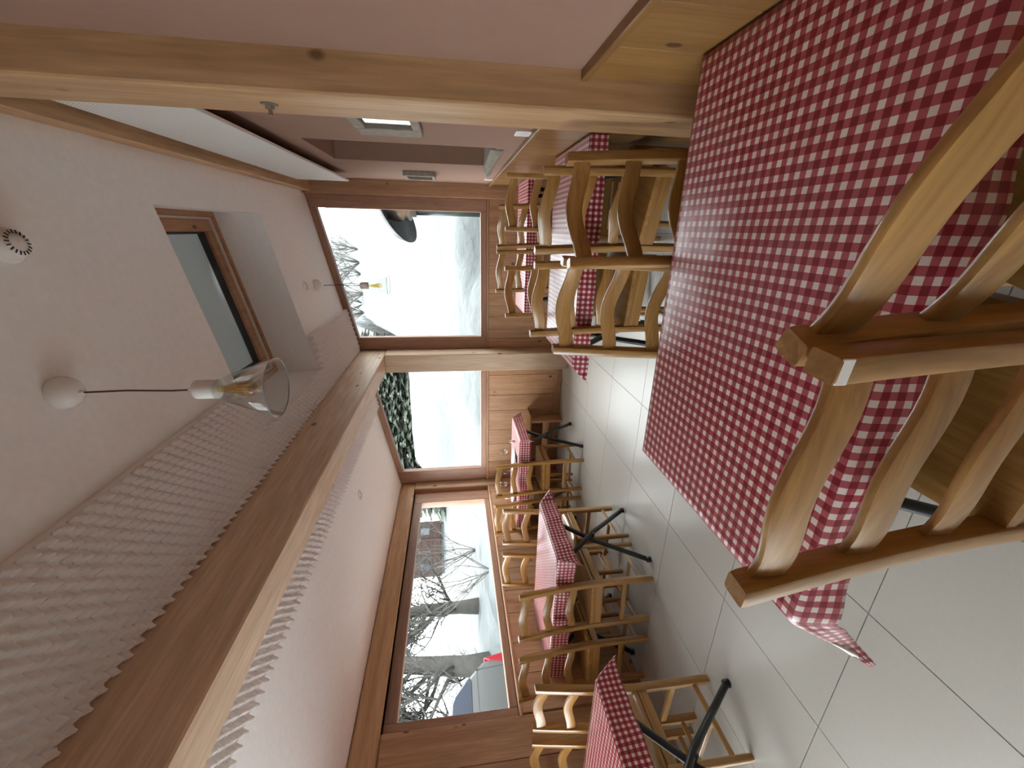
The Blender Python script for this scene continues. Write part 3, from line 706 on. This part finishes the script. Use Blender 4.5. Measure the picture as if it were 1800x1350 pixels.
# bench under the end window
be = empty('bench', (-2.83, 4.97, 0), label='low wooden bench under the smaller end window', cat='bench')
MB().box(-.53, .55, -.115, .105, .43, .455).obj('seat', W_pine['X'], be, bevel=.003)
for x in (-.42, .43): MB().prism([(-.10, 0), (.09, 0), (.075, .43), (-.085, .43)], 'x', x - .014, x + .014).obj('leg_board', W_larch['Z'], be, bevel=.003)
MB().box(-.41, .42, -.012, .012, .17, .25).obj('stretcher', W_larch['X'], be, bevel=.003)

# things laid on the far side table
ZT = .7432
def wine_glass(x, yy, label):
    t = empty('wine_glass', (x, yy, ZT), label=label, cat='glass', group='wine glasses on the far side table'); t.scale = (.85, .85, .85)
    MB().lathe([(0, 0), (.033, 0), (.033, .002), (.006, .005), (.0035, .01), (.0035, .075), (.006, .079), (0, .08)], n=20).obj('foot_and_stem', M_lglass, t)
    MB().lathe([(.004, .078), (.02, .086), (.034, .105), (.039, .13), (.036, .165), (.033, .18), (.0318, .18), (.0345, .165), (.0375, .13), (.0325, .106), (.019, .088), (.003, .08)], n=24, closed=True).obj('bowl', M_lglass, t)
def plate_setting(x, yy, rz, lab):
    t = empty('plate', (x, yy, ZT), rz, label='white plate ' + lab, cat='plate', group='plates on the far side table')
    MB().lathe([(0, 0), (.075, 0), (.08, .003), (.122, .015), (.124, .017), (.118, .017), (.078, .006), (0, .005)], n=36).obj('dish', M_china, t)
    nk = empty('napkin', (x, yy, ZT + .0185), rz, label='folded white paper napkin ' + lab, cat='napkin', group='napkins on the far side table')
    MB().prism([(-.15, -.002), (-.02, .012), (.14, .0), (.14, .006), (-.02, .02), (-.15, .004)], 'y', -.085, .085).obj('sheet', M_napkin, nk, bevel=.002)
    MB().prism([(-.13, .004), (-.02, .022), (.06, .012), (.06, .016), (-.02, .027), (-.13, .008)], 'y', -.08, .02).obj('upper_fold', M_napkin, nk, bevel=.002)
plate_setting(-2.56, 4.16, .1, 'at the aisle seat of the far side table'); plate_setting(-3.02, 4.15, -.1, 'at the window seat of the far side table')
wine_glass(-2.55, 4.40, 'stemmed wine glass beside the aisle plate on the far side table')
wine_glass(-3.0, 4.37, 'stemmed wine glass beside the window plate on the far side table')
def cutlery(nm, x, yy, rz, lab, kind):
    t = empty(nm, (x, yy, ZT), rz, label=lab, cat=nm)
    MB().box(-.006, .006, -.1, .02, .0, .003).obj('handle', M_steel, t, bevel=.001)
    if kind == 'k': MB().prism([(-.007, .02), (.008, .02), (.007, .09), (-.002, .10)], 'z', .0005, .002).obj('blade', M_steel, t)
    else:
        MB().box(-.010, .010, .02, .045, .001, .004).obj('neck', M_steel, t)
        for k in range(4): MB().box(-.010 + k * .0055, -.0075 + k * .0055, .045, .09, .001, .003).obj('tine', M_steel, t)
cutlery('knife', -2.395, 4.12, .05, 'steel knife right of the aisle plate', 'k'); cutlery('fork', -2.725, 4.15, .02, 'steel fork left of the aisle plate', 'f')
cd = empty('salt_shaker', (-2.35, 4.28, ZT), label='small glass salt shaker at the aisle end of the set table', cat='shaker')
MB().lathe([(0, 0), (.019, 0), (.018, .04), (.014, .05), (0, .05)], n=16).obj('jar', M_china, cd)
MB().lathe([(0, .05), (.015, .05), (.014, .062), (0, .066)], n=16).obj('cap', M_steel, cd)
bt = empty('oil_bottle', (-2.80, 4.33, ZT), label='small bottle with a black cap in the middle of the set table', cat='bottle')
MB().lathe([(0, 0), (.03, 0), (.03, .10), (.012, .13), (.012, .15), (0, .15)], n=20).obj('flask', M_lglass, bt)
MB().lathe([(0, .148), (.015, .148), (.015, .178), (0, .178)], n=16).obj('cap', M_dark, bt)
tm = empty('water_tumbler', (-3.14, 4.30, ZT), label='clear straight water tumbler at the window side of the set table', cat='glass')
MB().lathe([(0, 0), (.03, 0), (.034, .10), (.0325, .10), (.0285, .005), (0, .005)], n=24).obj('body', M_lglass, tm)

# ------------------------------------------------------------------ outside
def interp(tab, x):
    for (a, va), (b_, vb) in zip(tab, tab[1:]):
        if x <= b_:
            t = (x - a) / (b_ - a); t = max(0, t); t = t * t * (3 - 2 * t) * .5 + t * .5; return va + (vb - va) * t
    return tab[-1][1] + (x - tab[-1][0]) * .15
TR = [(5.2, .92), (6.0, 1.12), (7.2, 1.42), (9, 1.95), (12, 2.75), (20, 5.6), (30, 9.0), (60, 17)]
TLf = [(5.2, .90), (6.2, 1.12), (7.5, 1.42), (10, 2.05), (13.5, 2.95), (17, 3.35), (24, 3.8), (60, 15)]
def ground(x, yy):
    # front slope, steeper towards the right; ground falls off along the side of the house
    k = sstep(-2.2, -.6, x + .22 * (yy - 5.2))
    f = interp(TLf, yy) * (1 - k) + interp(TR, yy) * k if yy > 5.2 else .9
    side = -.05 + .9 * sstep(3.9, 6.5, yy) + .07 * max(0, yy - 6.5)
    m = sstep(-3.4, -5.2, x + (.55 * (yy - 5.2) if yy > 5.2 else 0))
    side += .025 * max(0, -x - 6) * sstep(2, 8, yy)
    h = f * (1 - m) + min(f, side) * m if yy > 5.2 else side
    # near the house a bank lies against the side wall
    if x < -3.5:
        bank = .98 * sstep(-6.2, -3.6, x) * sstep(3.0, 4.4, yy); h = max(h, bank) if yy < 6.4 else h
    # shaded hollows
    h -= .45 * math.exp(-(((x + .15) / .55) ** 2 + ((yy - 6.35) / .45) ** 2))
    h -= .38 * math.exp(-(((x + 3.9 + .1 * yy) / .9) ** 2 + ((yy - 9.2) / .9) ** 2))
    # cloddy snow near the sill, softer relief beyond
    cl = sstep(7.6, 6.4, yy) * sstep(-3.3, -2.4, x + .25 * (yy - 5.2))
    h += cl * .06 * (noise.noise(Vector((x * 4, yy * 5, 0))) + .6 * noise.noise(Vector((x * 11, yy * 12, 4))))
    h += .09 * noise.noise(Vector((x * .8, yy * .8, 2))) * sstep(5.6, 8, yy if x > -4 else 8) 
    if x < -3.5: h -= .10 * max(0, noise.noise(Vector((x * 1.7, yy * 1.7, 8))) - .15) * 2
    return h
gx = []; x = -46.0
while x < 26:
    gx.append(x); x += .13 if -9 < x < 1.5 else (.35 if -18 < x < 6 else 1.2)
gy = []; yy = -14.0
while yy < 70:
    gy.append(yy); yy += .11 if 3 < yy < 10 else (.35 if 0 < yy < 22 else 1.3)
vs = [(x, yy, ground(x, yy)) for x in gx for yy in gy]; fs = []
n = len(gy)
def in_house(x, yy): return X0 - .02 < x < 1.1 and -4 < yy < YE + .2
for i in range(len(gx) - 1):
    for j in range(n - 1):
        if in_house((gx[i] + gx[i + 1]) / 2, (gy[j] + gy[j + 1]) / 2): continue
        a = i * n + j; fs.append((a, a + n, a + n + 1, a + 1))
def old_snow_and_shade(x, yy):
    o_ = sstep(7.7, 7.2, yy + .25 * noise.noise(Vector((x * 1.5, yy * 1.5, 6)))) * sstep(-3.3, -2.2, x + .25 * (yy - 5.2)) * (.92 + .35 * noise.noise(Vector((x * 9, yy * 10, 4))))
    o_ += 1.0 * sstep(1.35, .75, math.hypot((x + .0) / (1.0 - .25 * (yy - 9)), (yy - 9.3) / 1.7)) + 1.05 * sstep(1.3, .9, math.hypot((x + 3.9 + .1 * yy) / 1.5, (yy - 9.2) / 1.2))  # shade of the two hollows painted into the snow colour
    if x < -3.5 and yy < 12: o_ += .98 * sstep(.10, .30, noise.noise(Vector((x * 1.5, yy * 1.5, 8))) + .35 * noise.noise(Vector((x * 4, yy * 4, 1))))  # shade of dips and footprints painted as grey blotches
    if yy > 9.5 and x > -9: o_ += 1.0 * sstep(.02, .22, noise.noise(Vector((x * .55 + yy * .2, yy * .22, 3))) + .3 * noise.noise(Vector((x * 2.2, yy * .8, 5))))  # ridge shading painted as grey streaks on the upper slope
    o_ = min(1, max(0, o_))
    base = .962 * sstep(1.2, 2.2, yy)  # unseen snow beside the house kept bright to bounce light indoors
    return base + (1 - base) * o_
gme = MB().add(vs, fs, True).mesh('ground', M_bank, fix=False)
_a = gme.attributes.new('old_and_shade', 'FLOAT', 'POINT'); _a.data.foreach_set('value', [old_snow_and_shade(v_[0], v_[1]) for v_ in vs])
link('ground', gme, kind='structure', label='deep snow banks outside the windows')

# patio heater
ph = empty('patio_heater', (.21, 6.05, ground(.21, 6.05) - .1), label='mushroom patio heater in the snow beyond the larger end window', cat='patio heater')
zb = ground(.21, 6.05) - .1
def hz(z): return z - zb
M_hood = plain('dark_hood', (.016, .014, .015), .45, .3, .3, 30); M_grn = plain('grey_green_metal', (.10, .128, .125), .45, .4); M_burn = plain('burner_steel', (.42, .38, .33), .4, .9)
hood = MB().lathe([(0, .30), (.05, .285), (.2, .22), (.36, .10), (.43, .02), (.435, .0), (.425, .0), (.35, .085), (.2, .2), (0, .27)], n=44)
ho = hood.obj('hood', M_hood, ph); ho.location = (0, 0, hz(2.13)); ho.rotation_euler = (math.radians(-16), math.radians(-27), 0)
MB().lathe([(0, 2.25), (.11, 2.25), (.135, 2.12), (.135, 2.05), (.11, 2.04), (.12, 2.0), (.12, 1.95), (.075, 1.94), (.075, 1.88), (0, 1.88)], (0, 0, -zb), 28).obj('burner', M_burn, ph)
MB().lathe([(0, 1.88), (.05, 1.88), (.05, zb + .05), (0, zb + .05)], (0, 0, -zb), 20).obj('pole', M_grn, ph)

# car
M_car = plain('silver_paint', (.052, .052, .051), .35, .1, coat=.6); M_carglass = plain('car_window', (.03, .035, .05), .15); M_red = plain('tail_light_red', (.17, .004, .010), .25); M_tyre = plain('tyre_rubber', (.02, .02, .02), .8)
car = empty('car', (-6.5, 2.6, ground(-6.9, 2.5)), label='silver car with red tail light parked in the snow beyond the side window', cat='car')
cz = car.location.z
prof = [(2.10, .45), (2.16, .60), (2.13, .86), (2.02, 1.12), (1.90, 1.25), (1.72, 1.44), (1.52, 1.60), (1.30, 1.665), (.6, 1.70), (-.2, 1.66), (-.6, 1.50), (-1.05, 1.17), (-1.2, 1.08), (-1.9, .98), (-2.15, .82), (-2.2, .5), (-2.12, .3), (2.0, .3)]
prof = [(a, max(.3, b_) - cz * 1) for a, b_ in prof]
MB().prism(prof, 'x', -1.72, 0, True).obj('body', M_car, car, bevel=.07, seg=3, sharp=40)
w1 = [(1.78, 1.325 - cz), (1.745, 1.36 - cz), (1.52, 1.545 - cz), (1.42, 1.585 - cz), (.62, 1.615 - cz), (.60, 1.30 - cz), (1.72, 1.295 - cz)]
MB().prism(w1, 'x', -.012, .008).obj('rear_side_window', M_carglass, car, bevel=.006)
MB().prism([(.52, 1.30 - cz), (.52, 1.61 - cz), (-.22, 1.58 - cz), (-.85, 1.24 - cz)], 'x', -.012, .008).obj('front_side_window', M_carglass, car, bevel=.006)
MB().prism([(2.14, .74 - cz), (1.98, .74 - cz), (2.02, 1.0 - cz), (2.07, 1.10 - cz), (2.10, .95 - cz)], 'x', -.10, .012).obj('tail_light', M_red, car, bevel=.01)
MB().bar((1.97, .004, 0), (1.97, .006, 0), .01, .01)
MB().prism([(1.95, .5 - cz), (1.962, .5 - cz), (1.902, 1.22 - cz), (1.89, 1.22 - cz)], 'x', -.01, .003).obj('panel_gap', M_gasket, car)
MB().prism([(1.95, 1.208 - cz), (1.95, 1.216 - cz), (-1.2, 1.155 - cz), (-1.2, 1.147 - cz)], 'x', -.01, .003).obj('crease', M_gasket, car)
for yy in (1.35, -1.4):
    for xx in (-.17, -1.55):
        wv = MB().lathe([(0, -.1), (.2, -.1), (.31, -.08), (.32, 0), (.31, .08), (.2, .1), (0, .1)], n=24).obj('wheel', M_tyre, car)
        wv.location = (xx, yy, .32); wv.rotation_euler = (0, PI / 2, 0)

# chalet
chx, chy, chz = -23.6, 26.4, 2.45
M_chal = wood('dark_chalet_boards', (.040, .012, .005), (.022, .007, .003), 'Y', .8, False, 6); M_chal2 = wood('dark_chalet_boards_z', (.045, .015, .007), (.026, .009, .004), 'Z', .8, False, 6)
M_cstone = plain('grey_rubble_stone', (.045, .047, .052), .9, 0, .5, 3, .6)
ch = empty('chalet', (chx, chy, chz), label='dark brown timber chalet on a stone base beyond the side window', cat='chalet')
ch.rotation_euler = (0, 0, math.radians(-48.2))
MB().box(-7, 0, -1.95, 1.75, -1.2, .45).obj('stone_base', M_cstone, ch)
MB().box(-7, .02, -2.1, 1.95, .45, 6).obj('timber_wall', M_chal, ch)
for k in range(12):
    MB().box(.02, .05, -2.1, 1.95, .48 + k * .3, .75 + k * .3).obj('plank', M_chal, ch)
for yy in (-2.05, -.75, .55, 1.87): MB().box(.0, .12, yy - .07, yy + .09, .4, 6).obj('wall_post', M_chal2, ch)
MB().box(-.1, .7, -2.3, 2.1, 3.3, 3.45).obj('balcony_floor', M_chal2, ch)
for k in range(20):
    MB().box(.66, .70, -2.25 + k * .215, -2.1 + k * .215, 3.45, 4.3).obj('balcony_board', M_chal2, ch)
rf = MB().prism([(-9, 6.0), (1.5, 6.0), (-3.5, 8.4)], 'y', -3.6, 2.9).obj('roof', M_chal2, ch)
MB().prism([(-9.1, 6.15), (1.6, 6.15), (-3.5, 8.6), (-3.5, 8.9), (1.7, 6.4), (-9.2, 6.4)], 'y', -3.7, 3.0).obj('roof_snow', M_snow, ch)
for yy in (-1.4, 1.2): 
    wf = MB().box(.03, .09, yy - .3, yy + .3, 1.3, 2.1).obj('window', M_chal2, ch)
    MB().box(.09, .10, yy - .23, yy + .23, 1.37, 2.03).obj('glazing', M_carglass, wf)

# bare trees
M_bark = plain('grey_bark', (.048, .044, .039), .9, 0, .45, 9, .6); M_twig = plain('pale_twigs', (.062, .056, .048), .9, 0, .35, 8)
def bare_tree(x, yy, h, rad, lean_, label, seed, nb=16, low=.25, spread=1.0, dz=.2):
    R_ = random.Random(seed); z0 = ground(x, yy) - dz
    t = empty('bare_tree', (x, yy, z0), label=label, cat='tree', group='bare trees outside the side window')
    pts = [Vector((0, 0, 0))]; d = Vector((lean_[0], lean_[1], 1)).normalized(); n_ = 8
    for k in range(n_):
        d = (d + Vector((R_.uniform(-.12, .12), R_.uniform(-.12, .12), 0))).normalized(); pts.append(pts[-1] + d * h / n_)
    rs = [rad * (1 - .8 * k / n_) for k in range(n_ + 1)]; rs[0] *= 1.25
    MB().tube(pts, rs, 10).obj('trunk', M_bark, t)
    br = MB(); tw = MB()
    def grow(p, d, L, r, depth):
        m = 5; pp = [p]; dd = d
        for k in range(m):
            dd = (dd + Vector((R_.uniform(-.3, .3), R_.uniform(-.3, .3), R_.uniform(-.12, .26)))).normalized(); pp.append(pp[-1] + dd * L / m)
        (br if r > .012 else tw).tube(pp, [max(.006, r * (1 - .75 * k / m)) for k in range(m + 1)], 5 if r > .012 else 3, True, False)
        if depth:
            for k in range(R_.randint(5, 7)):
                i = R_.randint(1, m); sd_ = Vector((R_.uniform(-1, 1), R_.uniform(-1, 1), R_.uniform(-.3, .9))).normalized()
                grow(pp[i], (dd * .6 + sd_ * .9).normalized(), L * R_.uniform(.45, .7), r * .5, depth - 1)
    for k in range(nb):
        f = low + (1 - low) * (k + R_.random()) / nb; i = min(n_ - 1, int(f * n_)); p = pts[i].lerp(pts[i + 1], f * n_ - i)
        a = R_.uniform(0, 2 * PI); dd = Vector((math.cos(a) * spread, math.sin(a) * spread, R_.uniform(.1, .8))).normalized()
        grow(p, dd, h * R_.uniform(.18, .34), min(.055, rad * .36) * (1 - .5 * f), 3)
    br.obj('boughs', M_bark, t, fix=False); tw.obj('twigs', M_twig, t, fix=False)
bare_tree(-8.9, 7.75, 5.5, .17, (-.05, .12), 'bare tree with a stout trunk between chalet and car', 3, 30, .12)
bare_tree(-8.6, 6.0, 6.0, .22, (.0, .06), 'thick bare tree rising right behind the car tail', 11, 30, .12)
bare_tree(-9.6, 5.2, 5.0, .12, (.1, -.1), 'slim bare tree behind the roof of the car', 21, 32, .10)
bare_tree(-12.5, 6.3, 6.0, .12, (.05, .1), 'far thin bare tree past the car, seen between the trunks', 32, 34, .08)
bare_tree(-11.6, 15.6, 4.0, .06, (0, .15), 'small bare tree at the right end of the chalet', 45, 9, .15)
# sapling poking out of the snow close to the side window
def shrub(x, yy, h, label, seed, n_=9, group='leafless shrubs in the snow', mt=None):
    R_ = random.Random(seed); t = empty('bare_shrub', (x, yy, ground(x, yy) - .05), label=label, cat='shrub', group=group)
    for k in range(n_):
        mb = MB(); a = R_.uniform(0, 2 * PI); d = Vector((math.cos(a) * .6, math.sin(a) * .6, 1)).normalized(); p = Vector((0, 0, 0)); pp = [p]
        for i in range(6):
            d = (d + Vector((R_.uniform(-.25, .25), R_.uniform(-.25, .25), .0))).normalized(); p = p + d * h / 6; pp.append(p)
            if i > 0:
                for s_ in range(2):
                    e = (d + Vector((R_.uniform(-.9, .9), R_.uniform(-.9, .9), R_.uniform(-.3, .3)))).normalized()
                    q_ = p + e * h * .16; mb.tube([p, q_, q_ + (e + Vector((0, 0, .3))).normalized() * h * .12], [h * .004, h * .003, h * .002], 3, True, False)
        mb.tube(pp, [h * .008 * (1 - .1 * i) for i in range(7)], 5, True, False)
        mb.obj('stem', mt or M_twig, t, fix=False)
shrub(-6.6, 6.6, 1.3, 'leafless shrub in the snow right of the car', 5, 8)
shrub(-7.6, 8.3, 1.6, 'leafless shrub in the snow before the chalet', 6, 7)

# conifers beyond the smaller end window, snowy bushes beyond the larger one
M_need = plain('dark_needles', (.030, .037, .024), .9, 0, .6, 2.5); M_trunk = plain('brown_trunk', (.1, .07, .05), .9)
def conifer_meshes(seed):
    R_ = random.Random(seed); nd = MB(); snw = MB()
    for L in range(44):
        f = L / 44; z = .4 + f * 6.5; rad = 1.7 * (1 - f) ** .8 + .1; nb = int(20 - 11 * f)
        for k in range(nb):
            a = 2 * PI * (k + R_.random()) / nb; u = Vector((math.cos(a), math.sin(a), 0)); s = Vector((-u.y, u.x, 0))
            ln = rad * R_.uniform(.6, 1.2); p0 = Vector((0, 0, z + R_.uniform(-.12, .12)))
            for q_ in range(3):
                f0 = (.25, .5, .8)[q_]; c = p0 + u * ln * f0 + s * R_.uniform(-.12, .12) * ln + Vector((0, 0, -.22 * ln * f0)); w_ = .11 * ln + .04; l_ = .26 * ln + .06
                tip = c + u * l_ + s * R_.uniform(-.1, .1) + Vector((0, 0, -.22 * l_ - .04))
                nd.add([c - u * l_ * .6, c + s * w_ + Vector((0, 0, -.09)), tip, c - s * w_ + Vector((0, 0, -.09)), c + Vector((0, 0, .05))], [(0, 1, 4), (1, 2, 4), (2, 3, 4), (3, 0, 4)])
                if R_.random() < .13:
                    c = c + Vector((0, 0, .06)); w_ *= .5; l_ *= .5
                    snw.add([c - u * l_, c + s * w_, c + u * l_ + Vector((0, 0, -.08)), c - s * w_, c + Vector((0, 0, .05))], [(0, 1, 4), (1, 2, 4), (2, 3, 4), (3, 0, 4)])
    tr = MB().tube([(0, 0, 0), (0, 0, 6.8)], [.14, .02], 7)
    return [('foliage', nd.mesh('foliage', M_need, fix=False)), ('snow_load', snw.mesh('snow_load', M_snow, fix=False)), ('trunk', tr.mesh('trunk', M_trunk))]
CM = [conifer_meshes(s) for s in (1, 2, 3)]
R_ = random.Random(5); NC = 9; NTH = ['first', 'second', 'third', 'fourth', 'fifth', 'sixth', 'seventh', 'eighth', 'ninth']
for i in range(NC):
    dist = 24 + 1.6 * (i % 2); az = math.radians(-33.0 + 15.5 * (i + .5) / NC); x, yy = math.sin(az) * dist, math.cos(az) * dist
    t = empty('conifer', (x, yy, ground(x, yy) - .6), R_.uniform(0, 6), label='dark snow-flecked conifer, %s from the left in the near row beyond the smaller end window' % NTH[i], cat='tree', group='conifers beyond the smaller end window')
    s_ = R_.uniform(1.0, 1.25); t.scale = (s_ * .8, s_ * .8, s_)
    for nm, me in CM[i % 3]: link(nm, me, t)
wd = MB(); wsn = MB()
fol = [([v.co.copy() for v in CM[k][0][1].vertices], [tuple(p_.vertices) for p_ in CM[k][0][1].polygons]) for k in range(3)]
snf = [([v.co.copy() for v in CM[k][1][1].vertices], [tuple(p_.vertices) for p_ in CM[k][1][1].polygons]) for k in range(3)]
for row, dist in enumerate((29, 34, 40)):
    for k in range(11):
        az = math.radians(-34 + 18 * (k + .5 + R_.uniform(-.3, .3)) / 11); x, yy = math.sin(az) * dist, math.cos(az) * dist; g0 = Vector((x, yy, ground(x, yy) - .6)); s_ = R_.uniform(1.1, 1.5)
        rot = Matrix.Rotation(R_.uniform(0, 6), 3, 'Z')
        for srcs, tgt in ((fol, wd), (snf, wsn)):
            vv, ff = srcs[(k + row) % 3]; tgt.add([rot @ v_ * s_ + g0 for v_ in vv], ff)
wo = wd.obj('woods', M_need, fix=False, label='dense dark woods on the hill behind the near conifers', cat='woods', kind='stuff')
wsn.obj('snow_load', M_snow, wo, fix=False, kind='stuff')
for i, (x, yy) in enumerate([(-.9 - k * .62, 19.0 + (k % 3) * 1.1) for k in range(8)]):
    shrub(x, yy, 1.5 + .6 * (i % 2), 'snowy leafless bush, %s from the right on the slope beyond the larger end window' % NTH[i], 60 + i, 20, 'bushes on the slope beyond the larger end window', M_bark)
